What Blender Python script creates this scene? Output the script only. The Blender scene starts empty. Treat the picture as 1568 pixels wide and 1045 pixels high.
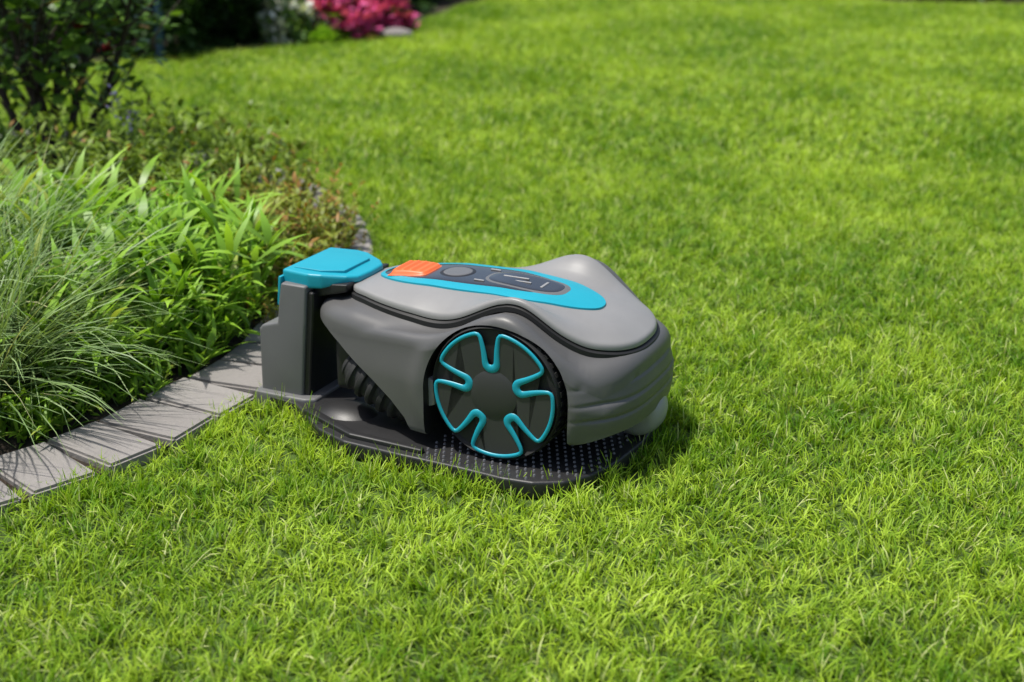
import bpy, bmesh, math, random
import numpy as np
from mathutils import Vector, Matrix
random.seed(7); rng=np.random.default_rng(7)
scene=bpy.context.scene
def ss(a,b,x):
    t=np.clip((x-a)/(b-a),0,1); return t*t*(3-2*t)

# ---------------------------------------------------------------- materials
def new_mat(name):
    m=bpy.data.materials.new(name); m.use_nodes=True
    nt=m.node_tree; b=nt.nodes["Principled BSDF"]; return m,nt,b
def ramp(nt,fac,stops):
    r=nt.nodes.new("ShaderNodeValToRGB")
    e=r.color_ramp.elements
    while len(e)<len(stops): e.new(0.5)
    for i,(p,c) in enumerate(stops):
        e[i].position=p; e[i].color=(*c,1)
    nt.links.new(fac,r.inputs[0]); return r.outputs[0]
def noise(nt,vec,scale,detail=4,rough=.55):
    n=nt.nodes.new("ShaderNodeTexNoise"); n.inputs["Scale"].default_value=scale
    n.inputs["Detail"].default_value=detail; n.inputs["Roughness"].default_value=rough
    if vec is not None: nt.links.new(vec,n.inputs["Vector"])
    return n.outputs["Fac"]
def math_n(nt,op,a,b):
    n=nt.nodes.new("ShaderNodeMath"); n.operation=op
    for i,v in enumerate((a,b)):
        if hasattr(v,"links"): nt.links.new(v,n.inputs[i])
        else: n.inputs[i].default_value=v
    return n.outputs[0]
def mixc(nt,f,a,b,mode='MIX'):
    n=nt.nodes.new("ShaderNodeMix"); n.data_type='RGBA'; n.blend_type=mode
    if hasattr(f,"links"): nt.links.new(f,n.inputs[0])
    else: n.inputs[0].default_value=f
    for i,v in ((6,a),(7,b)):
        if hasattr(v,"links"): nt.links.new(v,n.inputs[i])
        else: n.inputs[i].default_value=(*v,1)
    return n.outputs[2]
def pos(nt):
    g=nt.nodes.new("ShaderNodeNewGeometry"); return g.outputs["Position"]
def attr(nt,name):
    a=nt.nodes.new("ShaderNodeAttribute"); a.attribute_name=name; return a.outputs["Fac"]
def plastic(name,col,rough=.45,bump=.15,spec=.5,coat=0,grime=.15,scale=900):
    m,nt,b=new_mat(name)
    tc=nt.nodes.new("ShaderNodeTexCoord")
    n1=noise(nt,tc.outputs["Object"],14,5)
    c=mixc(nt,n1,tuple(x*(1-grime) for x in col),tuple(min(1,x*(1+grime)) for x in col))
    nt.links.new(c,b.inputs["Base Color"])
    r=math_n(nt,'ADD',math_n(nt,'MULTIPLY',noise(nt,tc.outputs["Object"],30,4),.18),rough-.09)
    nt.links.new(r,b.inputs["Roughness"])
    b.inputs["Specular IOR Level"].default_value=spec
    b.inputs["Coat Weight"].default_value=coat
    if bump>0:
        bp=nt.nodes.new("ShaderNodeBump"); bp.inputs["Strength"].default_value=bump; bp.inputs["Distance"].default_value=.0004
        nt.links.new(noise(nt,tc.outputs["Object"],scale,2),bp.inputs["Height"]); nt.links.new(bp.outputs[0],b.inputs["Normal"])
    return m
def leafmat(name,dark,lite,dry=None,tr=.35,rough=.5,wscale=3.0,base_dark=.45,dryamt=.1,w2=6.0,cv=.5,c1=.5,c2=.5,off=-.25,spec=.35):
    m,nt,b=new_mat(name)
    v=attr(nt,"var"); t=attr(nt,"tpos")
    P=pos(nt)
    nz=noise(nt,P,wscale,2)
    nz2=noise(nt,P,wscale*w2,1)
    f=math_n(nt,'ADD',math_n(nt,'MULTIPLY',v,cv),math_n(nt,'ADD',math_n(nt,'MULTIPLY',nz,c1),math_n(nt,'MULTIPLY',nz2,c2)))
    f=math_n(nt,'ADD',f,off)
    mr=nt.nodes.new("ShaderNodeClamp"); nt.links.new(f,mr.inputs[0])
    c=mixc(nt,mr.outputs[0],dark,lite)
    if dry is not None:
        d=math_n(nt,'GREATER_THAN',v,1-dryamt)
        c=mixc(nt,math_n(nt,'MULTIPLY',d,.8),c,dry)
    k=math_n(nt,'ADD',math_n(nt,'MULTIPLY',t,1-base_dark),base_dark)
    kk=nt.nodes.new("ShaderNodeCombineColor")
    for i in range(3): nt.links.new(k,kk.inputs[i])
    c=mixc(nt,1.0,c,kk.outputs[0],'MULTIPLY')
    nt.links.new(c,b.inputs["Base Color"])
    b.inputs["Roughness"].default_value=rough
    b.inputs["Specular IOR Level"].default_value=spec
    tl=nt.nodes.new("ShaderNodeBsdfTranslucent")
    c2_=mixc(nt,1.0,c,(1.2,1.2,.5),'MULTIPLY')
    nt.links.new(c2_,tl.inputs[0])
    mx=nt.nodes.new("ShaderNodeMixShader"); mx.inputs[0].default_value=tr
    nt.links.new(b.outputs[0],mx.inputs[1]); nt.links.new(tl.outputs[0],mx.inputs[2])
    nt.links.new(mx.outputs[0],nt.nodes["Material Output"].inputs[0])
    return m

M_body=plastic("body_grey",(.088,.087,.086),.45)
M_deck=plastic("deck_grey",(.225,.222,.217),.40,bump=.1)
M_dark=plastic("dark_plastic",(.012,.012,.013),.45)
M_seam=plastic("seam_shadow_black",(.006,.006,.006),.6)  # shadow in the deck seam, put into the colour
M_blue=plastic("turquoise",(.006,.29,.385),.40,bump=.05,grime=.06)
M_hub=plastic("hub_dark",(.034,.034,.035),.48)
M_tyre=plastic("tyre_rubber",(.012,.012,.012),.7,bump=.4)
M_orange=plastic("orange_button",(.72,.13,.03),.45,grime=.06)
M_glass=plastic("panel_gloss",(.022,.022,.023),.18,bump=0,coat=.5)
M_panel=plastic("panel_grey",(.12,.12,.12),.35)
M_plate=plastic("plate_dark",(.016,.016,.017),.45,bump=.3)
M_pip_glint=plastic("pip_glint_grey",(.12,.12,.13),.35)  # lighter than the plate: specular glint on the studs put into the colour
M_lite=plastic("light_grey_plastic",(.26,.26,.26),.4)
M_stat=plastic("station_grey",(.125,.125,.127),.45)

# ---------------------------------------------------------------- mesh helpers
def mk(name,verts,faces,mats,parent=None,smooth=True,angle=40,loc=None,midx=None,link=True):
    me=bpy.data.meshes.new(name)
    me.from_pydata([tuple(v) for v in verts],[],[tuple(f) for f in faces])
    if not isinstance(mats,(list,tuple)): mats=[mats]
    for m in mats: me.materials.append(m)
    if midx is not None: me.polygons.foreach_set("material_index",midx)
    me.update()
    o=bpy.data.objects.new(name,me)
    if link: scene.collection.objects.link(o)
    if parent: o.parent=parent
    if loc: o.location=loc
    if smooth:
        me.shade_smooth(); me.set_sharp_from_angle(angle=math.radians(angle))
    return o
def bm_obj(name,bm,mats,parent=None,smooth=True,angle=40):
    me=bpy.data.meshes.new(name); bm.to_mesh(me); bm.free()
    if not isinstance(mats,(list,tuple)): mats=[mats]
    for m in mats: me.materials.append(m)
    o=bpy.data.objects.new(name,me); scene.collection.objects.link(o)
    if parent: o.parent=parent
    if smooth: me.shade_smooth(); me.set_sharp_from_angle(angle=math.radians(angle))
    return o
def prism(name,poly,lo,hi,axis,mats,parent=None,bevel=.003,seg=3,smooth=True):
    bm=bmesh.new()
    def P(p,h): return (p[0],p[1],h) if axis=='z' else (p[0],h,p[1])
    a=[bm.verts.new(P(p,lo)) for p in poly]; b=[bm.verts.new(P(p,hi)) for p in poly]
    n=len(poly)
    bm.faces.new(a); bm.faces.new(b[::-1])
    for i in range(n): bm.faces.new((a[i],b[i],b[(i+1)%n],a[(i+1)%n]))
    bmesh.ops.recalc_face_normals(bm,faces=bm.faces)
    if bevel>0:
        bmesh.ops.bevel(bm,geom=list(bm.edges),offset=bevel,segments=seg,profile=.6,affect='EDGES',clamp_overlap=True)
    return bm_obj(name,bm,mats,parent,smooth,35)
def empty(name,loc=(0,0,0),rot=0):
    e=bpy.data.objects.new(name,None); e.empty_display_size=.1
    e.location=loc; e.rotation_euler=(0,0,rot); scene.collection.objects.link(e); return e
def lathe(prof,n=96,axis='y',cx=0,cz=0):
    V=[];F=[]
    for (r,y) in prof:
        for i in range(n):
            a=2*math.pi*i/n
            V.append((cx+r*math.cos(a),y,cz+r*math.sin(a)))
    for k in range(len(prof)-1):
        for i in range(n):
            j=(i+1)%n
            F.append((k*n+i,k*n+j,(k+1)*n+j,(k+1)*n+i))
    return V,F

# ---------------------------------------------------------------- mower
ROT=math.radians(-26)
OX,OY=-.028,0.0
def tow(X,Y):
    c,s=math.cos(ROT),math.sin(ROT)
    return (OX+X*c-Y*s, OY+X*s+Y*c)
mower=empty("robot_lawn_mower",(OX,OY,0),ROT)
station=empty("charging_station",(OX,OY,0),ROT)
Y0=.165
_tx=np.linspace(-.38,.22,601)
_tz=np.interp(_tx,[-.38,-.33,-.30,-.25,-.15,-.05,.03,.09,.13,.16,.18,.22],[.145,.162,.173,.188,.199,.201,.195,.183,.169,.153,.140,.112])
k=np.exp(-np.linspace(-2,2,41)**2); k/=k.sum()
_tzs=np.convolve(np.pad(_tz,20,mode='edge'),k,mode='valid')
def H(x,v):
    v=np.abs(v)
    z=np.interp(x,_tx,_tzs)
    z=z-.036*np.minimum(1,v/.125)**3.2
    z=z+.053*np.exp(-((x-.012)/.073)**2)*ss(.058,.128,v)
    return z
N=360
TH=np.linspace(0,2*np.pi,N,endpoint=False)
def outline(ar,af,w,n=2.8,taper=.16):
    c,s=np.cos(TH),np.sin(TH)
    a=np.where(c>0,ar,af)
    x=a*np.sign(c)*np.abs(c)**(2/n); y=w*np.sign(s)*np.abs(s)**(2/n)
    y=y*(1-taper*ss(-.09,-.24,x))
    return x,y
def scaled(x,y,s):
    mx=np.clip(x,-.2,.05)
    return mx+s*(x-mx), s*y
def loft(rings,name,mats,parent,mids=None,angle=40):
    V=[];F=[];mi=[]
    for (x,y,z) in rings:
        for i in range(N): V.append((x[i],y[i]+Y0,z[i]))
    for k in range(len(rings)-1):
        for i in range(N):
            j=(i+1)%N
            F.append((k*N+i,k*N+j,(k+1)*N+j,(k+1)*N+i)); mi.append(mids[k] if mids else 0)
    o=mk(name,V,F,mats,parent,False,midx=mi)
    bm=bmesh.new(); bm.from_mesh(o.data)
    bmesh.ops.remove_doubles(bm,verts=bm.verts,dist=1e-5)
    bmesh.ops.dissolve_degenerate(bm,edges=bm.edges,dist=1e-6)
    bmesh.ops.recalc_face_normals(bm,faces=bm.faces)
    bm.to_mesh(o.data); bm.free()
    o.data.shade_smooth(); o.data.set_sharp_from_angle(angle=math.radians(angle))
    return o
bx,by=outline(.177,.352,.164,n=3.0,taper=.11)
rings=[]
zb=.022+.020*ss(0,.1,bx)+.010*ss(.11,.17,bx)
for s in (0,.45,.8,.94): 
    x,y=scaled(bx,by,s); rings.append((x,y,zb+.006*(s<.9)))
x,y=scaled(bx,by,.975); rings.append((x,y,zb+.001))
ztop=H(bx,by)
K=44
for k in range(K+1):
    f=k/K
    z=(zb+.006)*(1-f)+(ztop-.020)*f
    s=1.0-.014*(2*f-1)**2-.028*ss(.55,1,f)
    rear=ss(.095,.145,bx)
    g=0
    for zc_ in (.121,.099,.078): g=g+np.exp(-((z-zc_)/.0028)**2)
    s=s-rear*.016*g
    s=s-rear*.012*ss(.070,.045,z)
    r=np.hypot((bx)/1.04,z-.095)
    fl=np.exp(-((r-.112)/.012)**2)
    mx=np.clip(bx,-.2,.05)
    X=mx+s*(bx-mx); Yv=s*by+np.sign(by)*.0045*fl*ss(.08,.13,np.abs(by))
    rings.append((X,Yv,z))
for s,d in ((.955,.012),(.94,.0075),(.92,.0045),(.89,.003),(.86,.003),(.82,.004)):
    x,y=scaled(bx,by,s); rings.append((x,y,H(x,y)-d))
for s in (.75,.6,.4,.2,0):
    x,y=scaled(bx,by,s); rings.append((x,y,H(x,y)-.008))
body=loft(rings,"body_shell",[M_body],mower,angle=50)
def cutter(poly,y0,y1):
    o=prism("cut",poly,y0,y1,'y',[M_dark],None,bevel=0,smooth=False); return o
arch=[(.001+.106*math.cos(a),.095+.1025*math.sin(a)) for a in np.linspace(0,math.pi,49)]
arch=[(.105,-.05)]+arch+[(-.103,-.05)]
sweep=[(-.45,.150),(-.34,.140),(-.300,.130),(-.27,.117),(-.235,.098),(-.20,.080),(-.166,.060),(-.142,.040),(-.127,.014),(-.127,-.05),(-.45,-.05)]
cuts=[cutter(arch,-.08,.066),cutter(arch,2*Y0-.066,2*Y0+.08),cutter(sweep,-.1,.45)]
for c in cuts:
    md=body.modifiers.new("b",'BOOLEAN'); md.operation='DIFFERENCE'; md.solver='EXACT'; md.object=c
    try: md.material_mode='TRANSFER'
    except Exception: pass
    c.matrix_world=Matrix.LocRotScale((OX,OY,0),Matrix.Rotation(ROT,3,'Z').to_quaternion(),(1,1,1))
bpy.context.view_layer.update()
dg=bpy.context.evaluated_depsgraph_get()
me=bpy.data.meshes.new_from_object(body.evaluated_get(dg))
body.modifiers.clear(); body.data=me
for c in cuts: bpy.data.objects.remove(c)
me.shade_smooth(); me.set_sharp_from_angle(angle=math.radians(40))
dx,dy=outline(.160,.298,.117,n=2.6,taper=.04)
rings=[];mids=[]
for s in (0,.15,.3,.45,.6,.7,.78,.85,.91,.95,.975): 
    x,y=scaled(dx,dy,s); rings.append((x,y,H(x,y)+.0075))
for s,d in ((.99,.0065),(.998,.0045),(1.0,.002),(1.0,.0005),(.985,.000),(.985,-.0065)):
    x,y=scaled(dx,dy,s); rings.append((x,y,H(x,y)+d))
mids=[0]*(len(rings)-3)+[1,1]  # last edge rings black: seam shadow painted onto the deck edge
loft(rings,"deck_cover",[M_deck,M_seam],mower,mids,angle=50)
sx,sy=outline(.1640,.302,.1205,n=2.6,taper=.04)
rings=[]
for s,d in ((.93,-.003),(.985,-.0012),(1.0,-.0016),(1.003,-.008)):
    x,y=scaled(sx,sy,s); rings.append((x,y,H(x,y)+d))
loft(rings,"seam_shadow_strip",[M_seam],mower)  # added black strip that paints the seam shadow under the deck edge
def drape(name,cx,ax,ay,off,mats,s0=0.0,n=2.3,nr=10,edge=.003):
    c,s=np.cos(TH),np.sin(TH)
    ox=ax*np.sign(c)*np.abs(c)**(2/n); oy=ay*np.sign(s)*np.abs(s)**(2/n)
    rings=[]
    for q in np.linspace(s0,1,nr):
        x=cx+ox*q; y=oy*q
        d=off*(1-.25*ss(.96,1,q)) if s0==0 else off
        rings.append((x,y,H(x,y)+.0075+d))
    x=cx+ox*1.004; y=oy*1.004; rings.append((x,y,H(x,y)+.0075-edge))
    return loft(rings,name,mats,mower,angle=60)
drape("turquoise_ring",-.084,.176,.061,.0034,[M_blue])
drape("control_panel",-.105,.149,.0455,.0038,[M_glass],n=2.4)
drape("display_window",-.026,.064,.033,.0044,[M_panel],n=2.8)
drape("display_glass",-.026,.060,.0295,.0049,[M_glass],n=2.8)
drape("keypad_ring",-.136,.0275,.027,.0045,[M_dark],n=2)
drape("round_badge",-.136,.0225,.0225,.0052,[M_panel],n=2)
for i,(mx_,my_,ax_,ay_) in enumerate([(-.088,.027,.008,.0012),(-.088,-.027,.008,.0012),(-.045,.006,.020,.0014),(-.03,-.006,.014,.0010),(.002,.0,.002,.012)]):
    zz=float(H(np.array([mx_]),np.array([my_]))[0])+.0132
    prism("panel_mark_%d"%(i+1),[(mx_-ax_,Y0+my_-ay_),(mx_+ax_,Y0+my_-ay_),(mx_+ax_,Y0+my_+ay_),(mx_-ax_,Y0+my_+ay_)],zz-.002,zz,'z',[M_lite],mower,bevel=.0004,seg=1)
def button():
    n=41;V=[];F=[]
    for i in range(n):
        for j in range(n):
            u=-1+2*i/(n-1); w=-1+2*j/(n-1)
            x=-.205+.031*u; y=.031*w
            m=(abs(u)**7+abs(w)**7)**(1/7)
            hgt=.0065*(1-ss(.84,1.0,m))+.0005
            hgt+= (.0018*math.sin(u*15)) if m<.8 else 0
            hgt*=1-.35*ss(-.2,1,u)
            V.append((x,Y0+y*(1-.08*u),float(H(np.array([x]),np.array([y]))[0])+.0108+float(hgt)))
    for i in range(n-1):
        for j in range(n-1):
            F.append((i*n+j,(i+1)*n+j,(i+1)*n+j+1,i*n+j+1))
    mk("stop_button",V,F,[M_orange],mower,True,60)
button()

def wheel(side):
    cz=.100
    yo=.0075 if side==0 else 2*Y0-.0075
    sg=1 if side==0 else -1
    def yy(d): return yo+sg*d
    W=empty("wheel_"+("left" if side==0 else "right")); W.parent=mower
    prof=[(.0,yy(.05)),(.07,yy(.05)),(.088,yy(.048)),(.0935,yy(.043)),(.0945,yy(.025)),(.0950,yy(.008)),(.0948,yy(.003)),(.0935,yy(.001)),(.0925,yy(.003)),(.090,yy(.006)),(0.0,yy(.006))]
    V,F=lathe(prof,120,cx=0,cz=cz)
    mk("tyre",V,F,[M_tyre],W,True,35)
    V=[];F=[]
    for i in range(44):
        for row in range(2):
            a=2*math.pi*(i+.5*row)/44; da=.035
            y0_,y1_=(yy(.008),yy(.025)) if row==0 else (yy(.027),yy(.046))
            b=len(V)
            for (r,k) in ((.093,1.25),(.0968,.9)):
                for aa in (-da*k,da*k):
                    for y in (y0_,y1_):
                        V.append((r*math.cos(a+aa),y,cz+r*math.sin(a+aa)))
            F+= [(b+4,b+5,b+7,b+6),(b,b+4,b+6,b+2),(b+1,b+3,b+7,b+5),(b,b+1,b+5,b+4),(b+2,b+6,b+7,b+3)]
    mk("tread_blocks",V,F,[M_tyre],W,False)
    pts=[];wd=[]
    Rr=.0880; hw=.0150; ri=.046; hwi=.0090
    a0=math.radians(94)
    for q in range(5):
        ac=a0+q*2*math.pi/5
        an=a0+(q+1)*2*math.pi/5
        d=np.array([math.cos(ac),math.sin(ac)]); p=np.array([-math.sin(ac),math.cos(ac)])
        al=math.asin(hw/Rr)
        for t in np.linspace(0,1,10)[1:]:
            r=Rr*math.cos(al)*(1-t)+ri*t; h=hw*(1-t)**2+hwi*(1-(1-t)**2)
            pts.append(d*r-p*h); wd.append(.0027+.0018*t)
        for t in np.linspace(0,math.pi,13)[1:-1]:
            pts.append(d*(ri-hwi*math.sin(t))-p*hwi*math.cos(t)); wd.append(.0045+.0014*math.sin(t))
        for t in np.linspace(1,0,10):
            r=Rr*math.cos(al)*(1-t)+ri*t; h=hw*(1-t)**2+hwi*(1-(1-t)**2)
            pts.append(d*r+p*h); wd.append(.0027+.0018*t)
        for a in np.linspace(ac+al,an-al,16)[1:]:
            pts.append(Rr*np.array([math.cos(a),math.sin(a)])); wd.append(.0028)
    pts=np.array(pts); wd=np.array(wd)
    for _ in range(2):
        pts=.5*pts+.25*np.roll(pts,1,0)+.25*np.roll(pts,-1,0)
    tg=np.roll(pts,-1,0)-np.roll(pts,1,0); tg/=np.linalg.norm(tg,axis=1)[:,None]
    nm=np.stack([-tg[:,1],tg[:,0]],1)
    n=len(pts)
    bm=bmesh.new()
    top=[bm.verts.new((p[0],yy(-.001),cz+p[1])) for p in pts]
    bot=[bm.verts.new((p[0],yy(.008),cz+p[1])) for p in pts]
    bm.faces.new(top)
    for i in range(n): bm.faces.new((top[i],top[(i+1)%n],bot[(i+1)%n],bot[i]))
    bmesh.ops.triangulate(bm,faces=[f for f in bm.faces if len(f.verts)>4])
    bmesh.ops.recalc_face_normals(bm,faces=bm.faces)
    bm_obj("hub_cap",bm,[M_hub],W,False)
    V,F=lathe([(0,yy(-.0052)),(.010,yy(-.0050)),(.020,yy(-.0042)),(.028,yy(-.0029)),(.0325,yy(-.0018)),(.0348,yy(-.0011)),(.035,yy(.002))],64,cx=0,cz=cz)
    mk("hub_centre",V,F,[M_hub],W,True,60)
    V=[];F=[]
    m=7
    for i in range(n):
        for kx in range(m):
            a=math.pi*kx/(m-1)
            o=math.cos(a)*wd[i]; hh=math.sin(a)*.0020
            V.append((pts[i][0]+nm[i][0]*o,yy(-.0012-hh),cz+pts[i][1]+nm[i][1]*o))
    for i in range(n):
        j=(i+1)%n
        for kx in range(m-1):
            F.append((i*m+kx,j*m+kx,j*m+kx+1,i*m+kx+1))
    mk("turquoise_trim",V,F,[M_blue],W,True,60)
wheel(0); wheel(1)

prism("chassis",[(-.30,.03),(-.30,.11),(-.27,.118),(-.10,.10),(.12,.10),(.14,.06),(.10,.03)],.080,.250,'y',[M_dark],mower,bevel=.012,seg=4)
def roller(Yc,nm_):
    n=60;m=48;V=[];F=[]
    A=Vector((-.270,0,.085)); B=Vector((-.145,0,.026)); D=(B-A); Ln=D.length; D.normalize(); U=Vector((-D.z,0,D.x)).normalized()
    for i in range(n+1):
        t=i/n; r=.031*(max(0,1-abs(2*t-1)**3.2))**.5
        r*=1+.09*max(-1,min(1,2.5*math.sin(t*44)))
        for j in range(m):
            a=2*math.pi*j/m
            q=A+D*(t*Ln)+U*(r*math.sin(a)); V.append((q.x,Yc+r*1.05*math.cos(a),q.z))
    for i in range(n):
        for j in range(m):
            k=(j+1)%m; F.append((i*m+j,i*m+k,(i+1)*m+k,(i+1)*m+j))
    return mk(nm_,V,F,[M_tyre],mower,True,50)
roller(.066,"ribbed_bellows_left"); roller(2*Y0-.066,"ribbed_bellows_right")
prism("arch_guide",[(-.107,.060),(-.096,.064),(-.095,.100),(-.107,.104)],.016,.04,'y',[M_lite],mower,bevel=.003)
V,F=lathe([(0,-.030),(.024,-.030),(.034,-.023),(.038,-.008),(.038,.008),(.034,.023),(.024,.030),(0,.030)],48)
mk("rear_caster",[(a+.142,b+Y0+.022,c+.041) for a,b,c in V],F,[M_lite],mower,True,50)
prism("caster_fork",[(.105,.03),(.13,.035),(.135,.07),(.10,.075)],Y0-.028,Y0+.058,'y',[M_dark],mower,bevel=.004)

# charging station
prism("tower",[(-.436,.0),(-.434,.104),(-.428,.111),(-.400,.118),(-.396,.150),(-.390,.182),(-.345,.182),(-.350,.12),(-.362,.0)],.082,.242,'y',[M_stat],station,bevel=.006)
prism("tower_recess",[(-.37,.004),(-.36,.12),(-.350,.172),(-.336,.172),(-.340,.12),(-.352,.004)],.087,.237,'y',[M_dark],station,bevel=.002,seg=1)
prism("nose_hood",[(-.345,.16),(-.345,.182),(-.285,.188),(-.287,.176)],.10,.222,'y',[M_dark],station,bevel=.003)
capo=[(-.394,.094),(-.345,.088),(-.325,.093),(-.292,.112),(-.279,.127),(-.277,.160),(-.279,.193),(-.292,.208),(-.325,.226),(-.345,.230),(-.394,.224)]
cap=prism("cap",capo,.177,.200,'z',[M_blue],station,bevel=.005,seg=4)
for v in cap.data.vertices:
    if v.co.z<.19 and v.co.x>-.33: v.co.z+=.008*min(1,(v.co.x+.33)/.03)
    if v.co.z>.19: v.co.z+= -.005*max(0,(v.co.x+.33)/.06)
prism("cap_panel",[(-.383,.108),(-.335,.108),(-.303,.124),(-.303,.194),(-.335,.210),(-.383,.210)],.196,.2014,'z',[M_blue],station,bevel=.0012)
prism("cap_skirt",[(-.4005,.145),(-.396,.19),(-.391,.19),(-.3965,.145)],.086,.236,'y',[M_blue],station,bevel=.0015)
prism("tower_foot",[(-.442,.070),(-.35,.070),(-.335,.08),(-.335,.25),(-.35,.262),(-.442,.262)],-.02,.007,'z',[M_stat],station,bevel=.004)
half=[(-.425,.072),(-.36,.062),(-.325,.034),(-.28,-.002),(-.223,-.024),(-.13,-.028),(-.04,-.029),(.03,-.034),(.075,-.029),(.112,-.008),(.136,.03),(.152,.09),(.158,.165)]
plate=half+[(x,2*Y0-y) for x,y in half[:-1][::-1]]
prism("base_plate",plate,-.022,.002,'z',[M_plate],station,bevel=.004)
V=[];F=[]
for X in np.arange(-.10,.15,.0125):
    for i,Y in enumerate(np.arange(-.022,.355,.0125)):
        x=X+(.00625 if i%2 else 0)
        xm=.155-1.2*max(0,abs(Y-Y0)-.13)
        if x>xm-.012: continue
        b=len(V)
        for kx in range(6):
            a=kx*math.pi/3; V.append((x+.0026*math.cos(a),Y+.0026*math.sin(a),.0015))
        for kx in range(6):
            a=kx*math.pi/3; V.append((x+.0016*math.cos(a),Y+.0016*math.sin(a),.0045))
        F.append(tuple(b+6+kx for kx in range(6)))
        for kx in range(6): F.append((b+kx,b+(kx+1)%6,b+6+(kx+1)%6,b+6+kx))
mk("plate_studs",V,F,[M_pip_glint],station,False)
def dome(name,cx,cy,ax,ay,h,mat):
    V=[];F=[];n=48;m=10
    for k in range(m+1):
        f=k/m
        for i in range(n):
            a=2*math.pi*i/n; V.append((cx+ax*(1-f)*math.cos(a),cy+ay*(1-f)*math.sin(a),.000+h*(1-(1-f)**2.5)))
    for k in range(m):
        for i in range(n):
            j=(i+1)%n; F.append((k*n+i,k*n+j,(k+1)*n+j,(k+1)*n+i))
    mk(name,V,F,[mat],station,True,60)
dome("guide_mound",-.275,.072,.052,.038,.014,M_plate)
prism("guide_rail",[(-.33,.036),(-.22,-.012),(-.10,-.016),(-.10,-.006),(-.215,.0),(-.32,.048)],.000,.009,'z',[M_plate],station,bevel=.003)

# ---------------------------------------------------------------- setting layout
GZ=-.025
ctrl=np.array([(-2.4,-.75),(-1.6,-.52),(-1.1,-.30),(-.85,-.15),(-.68,-.02),(-.555,.125),(-.475,.27),(-.415,.40),(-.38,.56),(-.36,.80),(-.36,1.05),(-.41,1.3),(-.55,1.6),(-.80,1.9),(-1.15,2.12),(-1.75,2.3),(-3.2,2.45),(-5.5,2.5)])
def catmull(P,m=20):
    out=[]
    P=np.vstack([2*P[0]-P[1],P,2*P[-1]-P[-2]])
    for i in range(1,len(P)-2):
        for t in np.linspace(0,1,m,endpoint=False):
            out.append(.5*((2*P[i])+(-P[i-1]+P[i+1])*t+(2*P[i-1]-5*P[i]+4*P[i+1]-P[i+2])*t*t+(-P[i-1]+3*P[i]-3*P[i+1]+P[i+2])*t**3))
    out.append(P[-2]); return np.array(out)
path=catmull(ctrl)
def inpoly(px,py,poly):
    poly=np.asarray(poly); ins=np.zeros(px.shape,bool); n=len(poly); j=n-1
    for i in range(n):
        xi,yi=poly[i]; xj,yj=poly[j]
        if yi!=yj:
            c=((yi>py)!=(yj>py))&(px<(xj-xi)*(py-yi)/(yj-yi)+xi); ins^=c
        j=i
    return ins
def dpath(px,py):
    d=np.full(px.shape,9.)
    for i in range(0,len(path)-1,1):
        a,b=path[i],path[i+1]; ab=b-a; L=ab@ab
        t=np.clip(((px-a[0])*ab[0]+(py-a[1])*ab[1])/L,0,1)
        d=np.minimum(d,np.hypot(px-a[0]-t*ab[0],py-a[1]-t*ab[1]))
    return d
bedpoly=np.vstack([path,[(-7,2.5),(-7,-.9),(-2.4,-.9)]])
def shrink(p,cx,cy,d):
    L=math.hypot(p[0]-cx,p[1]-cy); return (p[0]-(p[0]-cx)/L*d,p[1]-(p[1]-cy)/L*d)
platew=[tow(*shrink(p,-.08,.165,.007)) for p in plate]
footw=[tow(x,y) for x,y in [(-.445,.068),(-.33,.068),(-.33,.265),(-.445,.265)]]
backbed=np.array([(-7,3.2),(-2.4,3.35),(-1.6,3.5),(-1.25,3.72),(-.95,3.92),(-.70,4.08),(-.52,4.30),(-.42,4.7),(-.25,5.3),(.1,6.0),(1.0,6.3),(1.7,6.0),(1.85,5.45),(2.6,5.35),(4,5.2),(7,4.9),(7,9),(-7,9)])
def lawn_ok(px,py):
    bad=inpoly(px,py,platew)|inpoly(px,py,footw)|inpoly(px,py,bedpoly)|inpoly(px,py,backbed)
    bad|=dpath(px,py)<(.054+.012*np.sin(px*47+py*31)+.009*np.sin(px*131-py*97))
    return ~bad

m,nt,b=new_mat("lawn_soil")
P=pos(nt)
c=ramp(nt,noise(nt,P,2.2,6),[(.3,(.05,.11,.008)),(.7,(.08,.16,.010))])
c=mixc(nt,math_n(nt,'MULTIPLY',noise(nt,P,60,3),.6),c,(.05,.06,.015))
nt.links.new(c,b.inputs["Base Color"]); b.inputs["Roughness"].default_value=.9
bp=nt.nodes.new("ShaderNodeBump"); bp.inputs["Distance"].default_value=.01; bp.inputs["Strength"].default_value=.9
nt.links.new(noise(nt,P,120,4,.7),bp.inputs["Height"]); nt.links.new(bp.outputs[0],b.inputs["Normal"])
M_ground=m
mk("ground",[(-120,-120,GZ),(120,-120,GZ),(120,120,GZ),(-120,120,GZ)],[(0,1,2,3)],[M_ground],None,False)
m,nt,b=new_mat("bed_soil")
P=pos(nt)
c=ramp(nt,noise(nt,P,25,8,.7),[(.3,(.018,.012,.008)),(.7,(.075,.052,.035))])
nt.links.new(c,b.inputs["Base Color"]); b.inputs["Roughness"].default_value=.95
bp=nt.nodes.new("ShaderNodeBump"); bp.inputs["Distance"].default_value=.02; bp.inputs["Strength"].default_value=.9
nt.links.new(noise(nt,P,45,8,.7),bp.inputs["Height"]); nt.links.new(bp.outputs[0],b.inputs["Normal"])
M_soil=m
def sheet(name,poly,z,mat):
    bm=bmesh.new(); f=bm.faces.new([bm.verts.new((p[0],p[1],z)) for p in poly])
    bmesh.ops.triangulate(bm,faces=bm.faces)
    bmesh.ops.recalc_face_normals(bm,faces=bm.faces)
    return bm_obj(name,bm,[mat],None,False)
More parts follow.
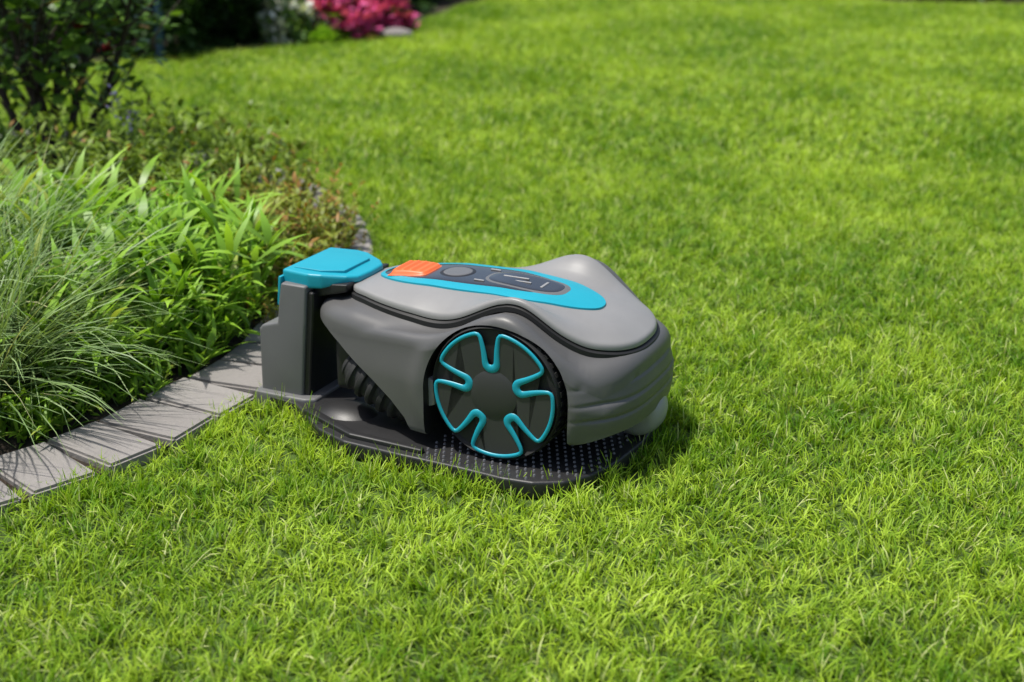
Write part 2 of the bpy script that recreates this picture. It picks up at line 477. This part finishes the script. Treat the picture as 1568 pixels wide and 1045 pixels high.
pn=np.gradient(path,axis=0); pn/=np.linalg.norm(pn,axis=1)[:,None]
wide=path+np.stack([pn[:,1],-pn[:,0]],1)*.066
sheet("flower_bed_soil",np.vstack([wide[::4],[(-7,2.5),(-7,-.9),(-2.4,-.9)]]),GZ+.008,M_soil)
sheet("back_bed_soil",backbed,GZ+.006,M_soil)

m,nt,b=new_mat("paving_stone")
P=pos(nt)
v=attr(nt,"var")
c=ramp(nt,v,[(0,(.185,.170,.162)),(.5,(.245,.225,.215)),(1,(.29,.268,.256))])
c=mixc(nt,math_n(nt,'MULTIPLY',noise(nt,P,22,6,.7),.65),c,(.13,.12,.11))
c=mixc(nt,math_n(nt,'MULTIPLY',noise(nt,P,160,3,.7),.35),c,(.34,.32,.305))
nt.links.new(c,b.inputs["Base Color"]); b.inputs["Roughness"].default_value=.85
bp=nt.nodes.new("ShaderNodeBump"); bp.inputs["Distance"].default_value=.003; bp.inputs["Strength"].default_value=.8
nt.links.new(noise(nt,P,90,6,.7),bp.inputs["Height"]); nt.links.new(bp.outputs[0],b.inputs["Normal"])
M_stone=m
seg=np.linalg.norm(np.diff(path,axis=0),axis=1); cum=np.concatenate([[0],np.cumsum(seg)])
bm=bmesh.new(); L=bm.verts.layers.float.new("var")
s=.03
while s<cum[-1]-.1:
    ln=.100+random.uniform(-.004,.008)
    sm=s+ln/2
    x=np.interp(sm,cum,path[:,0]); y=np.interp(sm,cum,path[:,1])
    x2=np.interp(sm+.03,cum,path[:,0]); y2=np.interp(sm+.03,cum,path[:,1])
    a=math.atan2(y2-y,x2-x)+random.uniform(-.045,.045)
    t=bmesh.new(); bmesh.ops.create_cube(t,size=1)
    for vv in t.verts:
        vv.co.x*=(ln-.008); vv.co.y*=.146+random.uniform(-.005,.005); vv.co.z*=.045
    bmesh.ops.bevel(t,geom=list(t.edges),offset=.004,segments=2,affect='EDGES')
    mt=Matrix.Translation((x,y,-.028+random.uniform(-.003,.002)))@Matrix.Rotation(a,4,'Z')@Matrix.Rotation(random.uniform(-.02,.02),4,'X')@Matrix.Rotation(random.uniform(-.03,.03),4,'Y')
    rv=random.random(); mp={}
    for vv in t.verts:
        nv=bm.verts.new(mt@vv.co); nv[L]=rv; mp[vv]=nv
    for f in t.faces: bm.faces.new([mp[q] for q in f.verts])
    t.free()
    s+=ln+.002
bm_obj("stone_edging_path",bm,[M_stone],None,True,50)

# ---------------------------------------------------------------- blades
def strips(base,az,lean,length,width,droop,wprof,twist=None,var=None):
    n=len(az); S=len(wprof)-1
    ca,sa=np.cos(az),np.sin(az)
    p=np.array(base,float).copy(); V=np.zeros((n,S+1,2,3)); T=np.zeros((n,S+1,2))
    if twist is None: twist=np.zeros(n)
    for k in range(S+1):
        th=lean+droop*(k/S)
        tw=twist*(k/S)
        sx_=-sa*np.cos(tw)+ca*np.sin(tw)*np.cos(th); sy_=ca*np.cos(tw)+sa*np.sin(tw)*np.cos(th); sz_=-np.sin(tw)*np.sin(th)
        w=width*wprof[k]*.5
        side=np.stack([sx_*w,sy_*w,sz_*w],1)
        V[:,k,0]=p-side; V[:,k,1]=p+side; T[:,k,:]=k/S
        st=length/S
        p=p+np.stack([ca*np.sin(th)*st,sa*np.sin(th)*st,np.cos(th)*st],1)
    idx=np.arange(n)[:,None]*(2*(S+1))
    F=[]
    for k in range(S):
        q=np.concatenate([idx+2*k,idx+2*k+1,idx+2*k+3,idx+2*k+2],1); F.append(q)
    F=np.concatenate(F)
    if var is None: var=rng.random(n)
    VR=np.repeat(var,2*(S+1))
    return V.reshape(-1,3),F,VR,T.reshape(-1)
def leafmesh(name,parts,mats):
    Vs=[];Fs=[];VR=[];TT=[];MI=[];o=0
    for (V,F,vr,tt),mi in parts:
        Vs.append(V);Fs.append(F+o);VR.append(vr);TT.append(tt);MI.append(np.full(len(F),mi));o+=len(V)
    V=np.concatenate(Vs);F=np.concatenate(Fs).astype(np.int32)
    me=bpy.data.meshes.new(name)
    me.vertices.add(len(V)); me.vertices.foreach_set("co",V.astype(np.float32).ravel())
    me.loops.add(F.size); me.loops.foreach_set("vertex_index",F.ravel())
    me.polygons.add(len(F)); me.polygons.foreach_set("loop_start",np.arange(len(F),dtype=np.int32)*4)
    for mm in mats: me.materials.append(mm)
    me.polygons.foreach_set("material_index",np.concatenate(MI).astype(np.int32))
    me.update(calc_edges=True)
    for nm_,arr in (("var",np.concatenate(VR)),("tpos",np.concatenate(TT))):
        a=me.attributes.new(nm_,'FLOAT','POINT'); a.data.foreach_set("value",arr.astype(np.float32))
    me.shade_smooth(); me.validate()
    return me
def add(name,me,loc=(0,0,0),rot=0,scale=1,parent=None):
    o=bpy.data.objects.new(name,me); scene.collection.objects.link(o)
    o.location=loc; o.rotation_euler=(0,0,rot); o.scale=(scale,)*3
    if parent: o.parent=parent
    return o

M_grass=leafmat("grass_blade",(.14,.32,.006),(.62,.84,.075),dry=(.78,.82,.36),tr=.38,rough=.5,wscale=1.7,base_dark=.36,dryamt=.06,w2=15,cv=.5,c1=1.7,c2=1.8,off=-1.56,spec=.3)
WP=np.array([1,.9,.6,.15])
def turf(n,size,name,wk=1.0,clustered=True):
    x=(rng.random(n)-.5)*size; y=(rng.random(n)-.5)*size
    if clustered:
        nc=int(size*size*1800); cx=(rng.random(nc)-.5)*size; cy=(rng.random(nc)-.5)*size
        ch=rng.uniform(.76,1.22,nc); ca=rng.random(nc)*6.283; cl=rng.uniform(0,.5,nc)
        d=(x[:,None]-cx)**2+(y[:,None]-cy)**2; k=d.argmin(1)
        x=x+(cx[k]-x)*.14; y=y+(cy[k]-y)*.14
        hk=ch[k]; az=np.where(rng.random(n)<.35,ca[k]+rng.normal(0,.7,n),rng.random(n)*6.283); le=cl[k]
    else:
        hk=np.ones(n); az=rng.random(n)*6.283; le=np.zeros(n)+.1
    base=np.stack([x,y,np.zeros(n)],1)
    ln=rng.uniform(.017,.036,n)*hk
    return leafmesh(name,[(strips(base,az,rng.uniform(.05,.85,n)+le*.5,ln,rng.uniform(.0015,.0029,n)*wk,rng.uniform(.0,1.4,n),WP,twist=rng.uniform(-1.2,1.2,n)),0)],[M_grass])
TS=.15; DEN=37000
turfcol=bpy.data.collections.new("grass_patches")
for i in range(8):
    o=bpy.data.objects.new("grass_patch_%d"%i,turf(int(DEN*TS*TS),TS,"grass_patch_%d"%i)); turfcol.objects.link(o)
farcol=bpy.data.collections.new("grass_patches_sparse")
for i in range(8):
    o=bpy.data.objects.new("sparse_patch_%d"%i,turf(int(16000*TS*TS),TS,"sparse_patch_%d"%i,1.8)); farcol.objects.link(o)
tuftcol=bpy.data.collections.new("grass_tufts")
for i in range(8):
    o=bpy.data.objects.new("grass_tuft_%d"%i,turf(14,.020,"grass_tuft_%d"%i,1.0,False)); tuftcol.objects.link(o)
lawn=empty("lawn_grass")
def scatter(name,pts,rots,scales,col,parent=None):
    me=bpy.data.meshes.new(name); n=len(pts)
    me.vertices.add(n); me.vertices.foreach_set("co",np.asarray(pts,np.float32).ravel())
    a=me.attributes.new("rotv",'FLOAT_VECTOR','POINT'); a.data.foreach_set("vector",np.asarray(rots,np.float32).ravel())
    a=me.attributes.new("sclv",'FLOAT_VECTOR','POINT'); a.data.foreach_set("vector",np.asarray(scales,np.float32).ravel())
    a=me.attributes.new("pick",'INT','POINT'); a.data.foreach_set("value",rng.integers(0,8,n).astype(np.int32))
    o=bpy.data.objects.new(name,me); scene.collection.objects.link(o)
    if parent: o.parent=parent
    ng=bpy.data.node_groups.new(name+"_nodes","GeometryNodeTree")
    ng.interface.new_socket("Geometry",in_out='INPUT',socket_type='NodeSocketGeometry')
    ng.interface.new_socket("Geometry",in_out='OUTPUT',socket_type='NodeSocketGeometry')
    gi=ng.nodes.new("NodeGroupInput"); go=ng.nodes.new("NodeGroupOutput")
    iop=ng.nodes.new("GeometryNodeInstanceOnPoints"); ci=ng.nodes.new("GeometryNodeCollectionInfo")
    ci.inputs["Collection"].default_value=col; ci.inputs["Separate Children"].default_value=True; ci.inputs["Reset Children"].default_value=True
    def na(nm,t):
        x=ng.nodes.new("GeometryNodeInputNamedAttribute"); x.data_type=t; x.inputs["Name"].default_value=nm
        return [q for q in x.outputs if q.enabled and q.name=="Attribute"][0]
    lk=ng.links.new
    lk(gi.outputs[0],iop.inputs["Points"]); lk(ci.outputs[0],iop.inputs["Instance"])
    iop.inputs["Pick Instance"].default_value=True
    lk(na("pick",'INT'),iop.inputs["Instance Index"]); lk(na("rotv",'FLOAT_VECTOR'),iop.inputs["Rotation"]); lk(na("sclv",'FLOAT_VECTOR'),iop.inputs["Scale"])
    lk(iop.outputs[0],go.inputs[0])
    md=o.modifiers.new("scatter",'NODES'); md.node_group=ng
    return o
def lump(x,y):
    return .5+.25*np.sin(3.1*x+1.7*y+2*np.sin(2.3*y-1.1*x))+.25*np.sin(7.3*x-5.9*y+1.5*np.sin(4.7*x))
gx=np.arange(-5.5,5.6,TS); gy=np.arange(-1.5,6.6,TS)
X,Y=np.meshgrid(gx,gy); X=X.ravel();Y=Y.ravel()
h=TS/2
full=np.ones(X.shape,bool); anyin=np.zeros(X.shape,bool)
for ax in (-1,-.33,.33,1):
    for ay in (-1,-.33,.33,1):
        ok=lawn_ok(X+ax*h,Y+ay*h); full&=ok; anyin|=ok
for nm_,sel,col in (("near_turf",Y<1.9,turfcol),("far_turf",Y>=1.9,farcol)):
    fx,fy=X[full&sel],Y[full&sel]; n=len(fx)
    lm=lump(fx,fy)
    pts=np.stack([fx,fy,np.full(n,GZ)],1)
    rots=np.stack([np.zeros(n),np.zeros(n),rng.integers(0,4,n)*math.pi/2],1)
    zs=.92+.25*lm+rng.uniform(-.05,.05,n)
    scatter(nm_,pts,rots,np.stack([np.ones(n),np.ones(n),zs],1),col,lawn)
part=anyin&~full
tp=[]
for x,y in zip(X[part],Y[part]):
    m_=int(DEN*1.25*TS*TS/14)
    tp.append(np.stack([x+(rng.random(m_)-.5)*TS,y+(rng.random(m_)-.5)*TS],1))
tp=np.concatenate(tp)
tp=tp[lawn_ok(tp[:,0],tp[:,1])]
n=len(tp)
pw=np.array(platew)
pd=np.full(n,9.)
for i in range(len(pw)):
    a,b2=pw[i],pw[(i+1)%len(pw)]; ab=b2-a; t=np.clip(((tp-a)@ab)/(ab@ab),0,1)
    pd=np.minimum(pd,np.hypot(*(tp-a-t[:,None]*ab).T))
zsc=rng.uniform(.8,1.2,n)+.6*np.exp(-(pd/.035)**2)*rng.random(n)
scatter("edge_turf",np.stack([tp[:,0],tp[:,1],np.full(n,GZ)],1),np.stack([rng.uniform(-.1,.1,n),rng.uniform(-.1,.1,n),rng.random(n)*6.28],1),np.stack([np.ones(n),np.ones(n),zsc],1),tuftcol,lawn)

# ---------------------------------------------------------------- plants
LW=np.array([.25,.8,1,.95,.7,.3,.04])
FW=np.array([.9,1,.95,.8,.6,.35,.08])
OV=np.array([.12,.85,1,.65,.06])
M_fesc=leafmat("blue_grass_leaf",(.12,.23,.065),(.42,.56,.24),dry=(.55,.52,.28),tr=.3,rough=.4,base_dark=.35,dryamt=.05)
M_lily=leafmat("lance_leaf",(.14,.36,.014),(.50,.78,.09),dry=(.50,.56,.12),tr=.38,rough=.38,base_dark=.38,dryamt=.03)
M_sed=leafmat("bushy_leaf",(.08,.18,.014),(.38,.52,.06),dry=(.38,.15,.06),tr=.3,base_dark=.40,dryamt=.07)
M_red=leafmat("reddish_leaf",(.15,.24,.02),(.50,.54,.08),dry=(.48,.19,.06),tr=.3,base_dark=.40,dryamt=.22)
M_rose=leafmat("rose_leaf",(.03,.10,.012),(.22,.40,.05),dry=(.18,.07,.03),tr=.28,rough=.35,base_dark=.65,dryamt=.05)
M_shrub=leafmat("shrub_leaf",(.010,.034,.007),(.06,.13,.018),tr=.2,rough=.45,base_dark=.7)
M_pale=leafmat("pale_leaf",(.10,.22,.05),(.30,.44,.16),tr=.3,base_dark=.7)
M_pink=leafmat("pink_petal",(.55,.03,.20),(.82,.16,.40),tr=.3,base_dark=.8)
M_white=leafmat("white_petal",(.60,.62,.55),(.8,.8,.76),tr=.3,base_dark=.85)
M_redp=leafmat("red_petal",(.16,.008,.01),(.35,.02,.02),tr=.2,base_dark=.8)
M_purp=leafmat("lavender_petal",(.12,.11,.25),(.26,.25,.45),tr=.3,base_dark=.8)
m,nt,b=new_mat("bark"); P=pos(nt)
nt.links.new(ramp(nt,noise(nt,P,60,5),[(.3,(.022,.016,.012)),(.7,(.07,.052,.04))]),b.inputs["Base Color"]); b.inputs["Roughness"].default_value=.9
M_bark=m
def clump(nn,rad,lmin,lmax,wmin,wmax,lean0,lean1,dr0,dr1,prof,name,mat,bz=GZ):
    r=rad*np.sqrt(rng.random(nn)); a=rng.random(nn)*6.283
    base=np.stack([r*np.cos(a),r*np.sin(a),np.zeros(nn)],1)
    az=a+rng.normal(0,.6,nn)
    return leafmesh(name,[(strips(base,az,rng.uniform(lean0,lean1,nn),rng.uniform(lmin,lmax,nn),rng.uniform(wmin,wmax,nn),rng.uniform(dr0,dr1,nn),prof,twist=rng.uniform(-.8,.8,nn)),0)],[mat])
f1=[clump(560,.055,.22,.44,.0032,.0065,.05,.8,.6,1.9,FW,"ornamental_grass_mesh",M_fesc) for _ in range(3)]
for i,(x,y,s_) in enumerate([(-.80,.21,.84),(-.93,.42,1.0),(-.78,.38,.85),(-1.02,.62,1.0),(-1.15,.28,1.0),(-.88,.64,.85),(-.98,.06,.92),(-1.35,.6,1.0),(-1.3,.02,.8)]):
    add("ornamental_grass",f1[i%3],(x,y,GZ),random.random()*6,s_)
def leafy(name,nst,rad,hmin,hmax,lmin,lmax,wmin,wmax,per,prof,mat,leanmax=.45,up=(.5,1.2),dr=(.2,.9),start=.15):
    r=rad*np.sqrt(rng.random(nst)); a=rng.random(nst)*6.283
    b0=np.stack([r*np.cos(a),r*np.sin(a),np.zeros(nst)],1)
    az=a+rng.normal(0,.5,nst); ln=rng.uniform(.05,leanmax,nst); hh=rng.uniform(hmin,hmax,nst)
    st=strips(b0,az,ln,hh,np.full(nst,.004),np.full(nst,.2),np.array([1,1,.9,.7,.4]))
    B=[];A=[]
    t=start+(1-start)*rng.random((nst,per)); t[:,0]=.98; t[:,1]=.95
    for k in range(per):
        tt=t[:,k]; th=ln+.1*tt
        B.append(b0+np.stack([np.cos(az)*np.sin(th)*hh*tt,np.sin(az)*np.sin(th)*hh*tt,np.cos(th)*hh*tt],1))
        A.append(rng.random(nst)*6.283)
    B=np.concatenate(B);A=np.concatenate(A);n=len(A)
    lv=strips(B,A,rng.uniform(*up,n),rng.uniform(lmin,lmax,n),rng.uniform(wmin,wmax,n),rng.uniform(*dr,n),prof,twist=rng.uniform(-.5,.5,n))
    return leafmesh(name,[(st,0),(lv,0)],[mat])
l1=[leafy("lance_mesh",36,.11,.08,.21,.07,.14,.011,.019,8,LW,M_lily,start=.15,up=(.3,1.2),dr=(.3,1.2)) for _ in range(3)]
for i,(x,y,s_) in enumerate([(-.66,.36,.78),(-.60,.50,.9),(-.73,.52,.98),(-.56,.64,.9),(-.68,.68,1.05),(-.82,.76,1.05),(-.57,.80,.85),(-.70,.84,.95),(-.95,.86,.95),(-1.15,.95,.95),(-.70,.27,.5),(-.52,.52,.58)]):
    add("lance_leaf_perennial",l1[i%3],(x,y,GZ),random.random()*6,s_)
s1=[leafy("bushy_mesh",62,.15,.08,.28,.018,.040,.007,.013,22,OV,M_sed,leanmax=.45,start=.1) for _ in range(3)]
for i,(x,y,s_) in enumerate([(-.78,1.12,.95),(-.98,1.2,1.0),(-.66,1.3,.95),(-.86,1.42,1.0),(-1.22,1.25,.85),(-.72,1.55,.85),(-1.1,1.5,.6),(-1.5,1.3,.8),(-.95,1.72,.6)]):
    add("bushy_perennial",s1[i%3],(x,y,GZ),random.random()*6,s_)
r1=[leafy("reddish_mesh",44,.12,.06,.17,.013,.030,.005,.009,18,OV,M_red,leanmax=.6,start=.1) for _ in range(2)]
for i,(x,y,s_) in enumerate([(-.50,.93,1.05),(-.44,1.08,.9),(-.50,1.20,1.0),(-.60,1.02,1.1),(-.45,.86,.8),(-.50,.76,.75),(-.62,1.45,.9),(-.54,1.34,.9),(-.42,.97,.75),(-.38,.80,.45),(-.36,.92,.45),(-.38,1.10,.55),(-.43,1.24,.7),(-.44,.66,.5)]):
    add("reddish_stonecrop",r1[i%2],(x,y,GZ),random.random()*6,s_)
parts=[];nn=4
for i in range(nn):
    c=np.array([random.uniform(-.98,-.86),random.uniform(1.40,1.52),0]); hz=random.uniform(.24,.30)
    parts.append((strips(c[None],np.array([random.random()*6]),np.array([.08]),np.array([hz]),np.array([.003]),np.array([.1]),np.array([1,1,.9,.7,.4])),0))
    m_=22; bb=np.repeat(c[None],m_,0)+np.stack([rng.normal(.02,.004,m_),rng.normal(0,.004,m_),hz*rng.uniform(.75,1.0,m_)],1)
    parts.append((strips(bb,rng.random(m_)*6.28,rng.uniform(.4,1.3,m_),rng.uniform(.008,.014,m_),rng.uniform(.005,.008,m_),rng.uniform(0,.6,m_),OV),1))
add("lavender_plant",leafmesh("lavender_mesh",parts,[M_sed,M_purp]),(0,0,GZ))
w1=leafy("weed_mesh",14,.03,.03,.07,.02,.05,.004,.009,7,LW,M_lily,leanmax=.8)
wp=[]
for i in range(70):
    s_=random.uniform(1.6,5.5); x=np.interp(s_,cum,path[:,0]); y=np.interp(s_,cum,path[:,1]); x2=np.interp(s_+.02,cum,path[:,0]); y2=np.interp(s_+.02,cum,path[:,1])
    a=math.atan2(y2-y,x2-x)+math.pi/2; d=random.uniform(.09,.2)
    wp.append((x+d*math.cos(a),y+d*math.sin(a),GZ))
wc=bpy.data.collections.new("weed_pieces")
wc.objects.link(bpy.data.objects.new("weed_piece",w1))
n=len(wp)
scatter("bed_edge_weeds",wp,np.stack([np.zeros(n),np.zeros(n),rng.random(n)*6.28],1),np.repeat(rng.uniform(.6,1.3,n)[:,None],3,1),wc)
def tube(V,F,p,rad,n=7):
    b=len(V)
    p=[Vector(q) for q in p]
    for i,q in enumerate(p):
        d=(p[min(i+1,len(p)-1)]-p[max(i-1,0)]).normalized()
        u=d.orthogonal().normalized(); w=d.cross(u)
        for k in range(n):
            a=2*math.pi*k/n; V.append(q+(u*math.cos(a)+w*math.sin(a))*rad[i])
    for i in range(len(p)-1):
        for k in range(n):
            j=(k+1)%n; F.append((b+i*n+k,b+i*n+j,b+(i+1)*n+j,b+(i+1)*n+k))
def rosebush(name,loc,height,spread,nst,leaves,mat,flowers=None,nfl=0,zmin=.19):
    root=empty(name,loc)
    V=[];F=[];tips=[]
    for i in range(nst):
        a=i*2*math.pi/nst+random.uniform(-.4,.4)
        p=Vector((.03*math.cos(a),.03*math.sin(a),0)); d=Vector((math.cos(a)*.5,math.sin(a)*.5,1)).normalized()
        P_=[p.copy()];ns=9
        for k in range(ns):
            d=(d+Vector((random.uniform(-.22,.22),random.uniform(-.22,.22),random.uniform(-.05,.12)))).normalized()
            p=p+d*height*random.uniform(.8,1.1)/ns; P_.append(p.copy())
            if k>=1:
                for _ in range(2):
                    b=random.uniform(0,6.28); dd=(d+Vector((math.cos(b)*.9,math.sin(b)*.9,.1))).normalized()
                    q=p.copy();Q=[q.copy()]
                    for _k in range(4):
                        dd=(dd+Vector((random.uniform(-.2,.2),random.uniform(-.2,.2),.02))).normalized(); q=q+dd*spread*random.uniform(.12,.26); Q.append(q.copy())
                    tube(V,F,Q,[.0035,.003,.0025,.002,.001],5); tips+=Q[1:]
        tube(V,F,P_,[.013*(1-.07*k) for k in range(ns+1)])
        tips+=P_[4:]
    mk("stems",V,F,[M_bark],root,True,80)
    T=np.array([tuple(t) for t in tips]); T=T[T[:,2]>zmin]; idx=rng.integers(0,len(T),leaves)
    B=T[idx]+rng.normal(0,.028,(leaves,3))
    lv=strips(B,rng.random(leaves)*6.283,rng.uniform(.6,1.8,leaves),rng.uniform(.030,.062,leaves),rng.uniform(.020,.038,leaves),rng.uniform(.1,.7,leaves),OV,twist=rng.uniform(-.7,.7,leaves))
    add("leaves",leafmesh("rose_leaves",[(lv,0)],[mat]),parent=root)
    if nfl:
        idx=rng.integers(0,len(T),nfl); parts=[]
        for j in idx:
            c=T[j]+rng.normal(0,.03,3); m_=26
            parts.append((strips(np.repeat(c[None],m_,0)+rng.normal(0,.004,(m_,3)),rng.random(m_)*6.283,rng.uniform(.1,1.4,m_),rng.uniform(.015,.028,m_),rng.uniform(.014,.022,m_),rng.uniform(-.6,.4,m_),OV),0))
        add("blossoms",leafmesh("rose_blossoms",parts,[flowers]),parent=root)
    return root
rosebush("rose_bush",(-1.17,1.84,GZ),.64,.46,7,1500,M_rose,M_redp,6,.18)
rosebush("rose_bush",(-1.62,2.0,GZ),.70,.42,6,1400,M_rose,None,0,.20)
def mound(name,nl,rx,rz,mat,lmin,lmax,flowers=None,nf=0,fs=.03):
    d=rng.normal(size=(nl,3)); d/=np.linalg.norm(d,axis=1)[:,None]; d[:,2]=np.abs(d[:,2])*1.0
    lob=1+.16*np.sin(5*np.arctan2(d[:,1],d[:,0])+4*d[:,2])+.12*np.sin(9*d[:,0]+7*d[:,2]+3*d[:,1])
    rr=lob*(.55+.45*rng.random(nl)**.5)
    B=d*rr[:,None]*np.array([rx,rx,rz])
    az=np.arctan2(d[:,1],d[:,0])+rng.normal(0,.8,nl)
    lean=np.arccos(np.clip(d[:,2],0,1))*.8+rng.normal(.3,.4,nl)
    parts=[(strips(B,az,lean,rng.uniform(lmin,lmax,nl),rng.uniform(lmin,lmax,nl)*.55,rng.uniform(0,.8,nl),OV,twist=rng.uniform(-.5,.5,nl)),0)]
    mats=[mat]
    if nf:
        mats.append(flowers)
        d=rng.normal(size=(nf,3)); d/=np.linalg.norm(d,axis=1)[:,None]; d[:,2]=np.abs(d[:,2])
        for q in d:
            c=q*np.array([rx,rx,rz])*rng.uniform(.95,1.12); m_=14
            parts.append((strips(np.repeat(c[None],m_,0)+rng.normal(0,fs*.35,(m_,3)),rng.random(m_)*6.283,rng.uniform(.2,1.6,m_),rng.uniform(.6,1.1,m_)*fs,rng.uniform(.5,.9,m_)*fs,rng.uniform(-.3,.5,m_),OV),1))
    return leafmesh(name,parts,mats)
sm=[mound("shrub_mesh",6500,.48,.60,M_shrub,.03,.065) for _ in range(2)]
for i,(x,y,s_) in enumerate([(-1.50,4.12,1.0),(-1.05,4.75,1.0),(-2.2,3.95,1.1),(-2.9,3.9,1.2),(-3.7,3.8,1.2),(-.85,5.3,1.0),(-1.9,4.9,1.3),(-4.6,3.8,1.3),(-.6,6.0,1.1),(-1.4,5.7,1.4)]):
    add("dark_shrub",sm[i%2],(x,y,GZ),random.random()*6,s_)
add("white_flower_plant",mound("white_mesh",1500,.12,.17,M_pale,.02,.045,M_white,46,.035),(-.90,4.14,GZ))
add("pink_flower_plant",mound("pink_mesh",1100,.15,.17,M_sed,.025,.05,M_pink,70,.055),(-.74,4.26,GZ))
add("pink_flower_plant",bpy.data.meshes["pink_mesh"],(-.60,4.46,GZ),2,.95)
add("pale_foliage_plant",mound("pale_mesh",900,.08,.05,M_lily,.02,.04),(-.78,4.08,GZ))
bm=bmesh.new(); bmesh.ops.create_icosphere(bm,subdivisions=3,radius=.055)
for v in bm.verts:
    q=v.co; k=1+.12*math.sin(q.x*60+1)*math.cos(q.y*50)+.08*math.sin(q.z*90)
    v.co=Vector((q.x*1.5*k,q.y*k,q.z*.55*k))
o=bm_obj("boulder",bm,[M_stone],None,True,80); o.location=(-.49,4.26,GZ+.015)
for i,x in enumerate(np.arange(1.9,7,.62)):
    add("hedge_shrub",sm[i%2],(float(x)+.25,6.05-.10*(x-2)+random.uniform(-.06,.06),GZ),random.random()*6,1.15)
for i,x in enumerate(np.arange(-.1,1.9,.6)):
    add("hedge_shrub",sm[i%2],(float(x),6.95,GZ),random.random()*6,1.15)
M_stake=plastic("blue_stake_paint",(.07,.15,.27),.5)
V,F=lathe([(0,0),(.016,0),(.016,1.1),(.012,1.11),(0,1.11)],20)
mk("garden_stake",[(a+.04*b,-c,b) for a,b,c in V],F,[M_stake],None,True,40,loc=(-1.34,3.70,GZ))

# ---------------------------------------------------------------- world, sun, camera
sd=Vector((-.34,-.06,1.0)).normalized()
w=bpy.data.worlds.new("World"); scene.world=w; w.use_nodes=True
nt=w.node_tree; bg=nt.nodes["Background"]; bg.inputs[1].default_value=.15
sk=nt.nodes.new("ShaderNodeTexSky"); sk.sky_type='NISHITA'; sk.sun_disc=False
sk.sun_elevation=math.asin(sd.z); sk.sun_rotation=math.atan2(sd.x,sd.y); sk.dust_density=3.0
nt.links.new(sk.outputs[0],bg.inputs[0])
l=bpy.data.lights.new("sun",'SUN'); l.energy=5.0; l.angle=math.radians(1.2); l.color=(1,.965,.89)
lo=bpy.data.objects.new("sun",l); scene.collection.objects.link(lo); lo.rotation_euler=sd.to_track_quat('Z','Y').to_euler()
cam=bpy.data.cameras.new("camera"); cam.lens=50; cam.sensor_width=36; cam.clip_end=500; cam.clip_start=.05
co=bpy.data.objects.new("camera",cam); scene.collection.objects.link(co)
co.location=(0,-1.76,.82); co.rotation_euler=(math.radians(70),0,0)
cam.dof.use_dof=True; cam.dof.focus_distance=1.93; cam.dof.aperture_fstop=3.8
scene.camera=co
scene.view_settings.view_transform='Standard'; scene.view_settings.look='None'; scene.view_settings.exposure=0
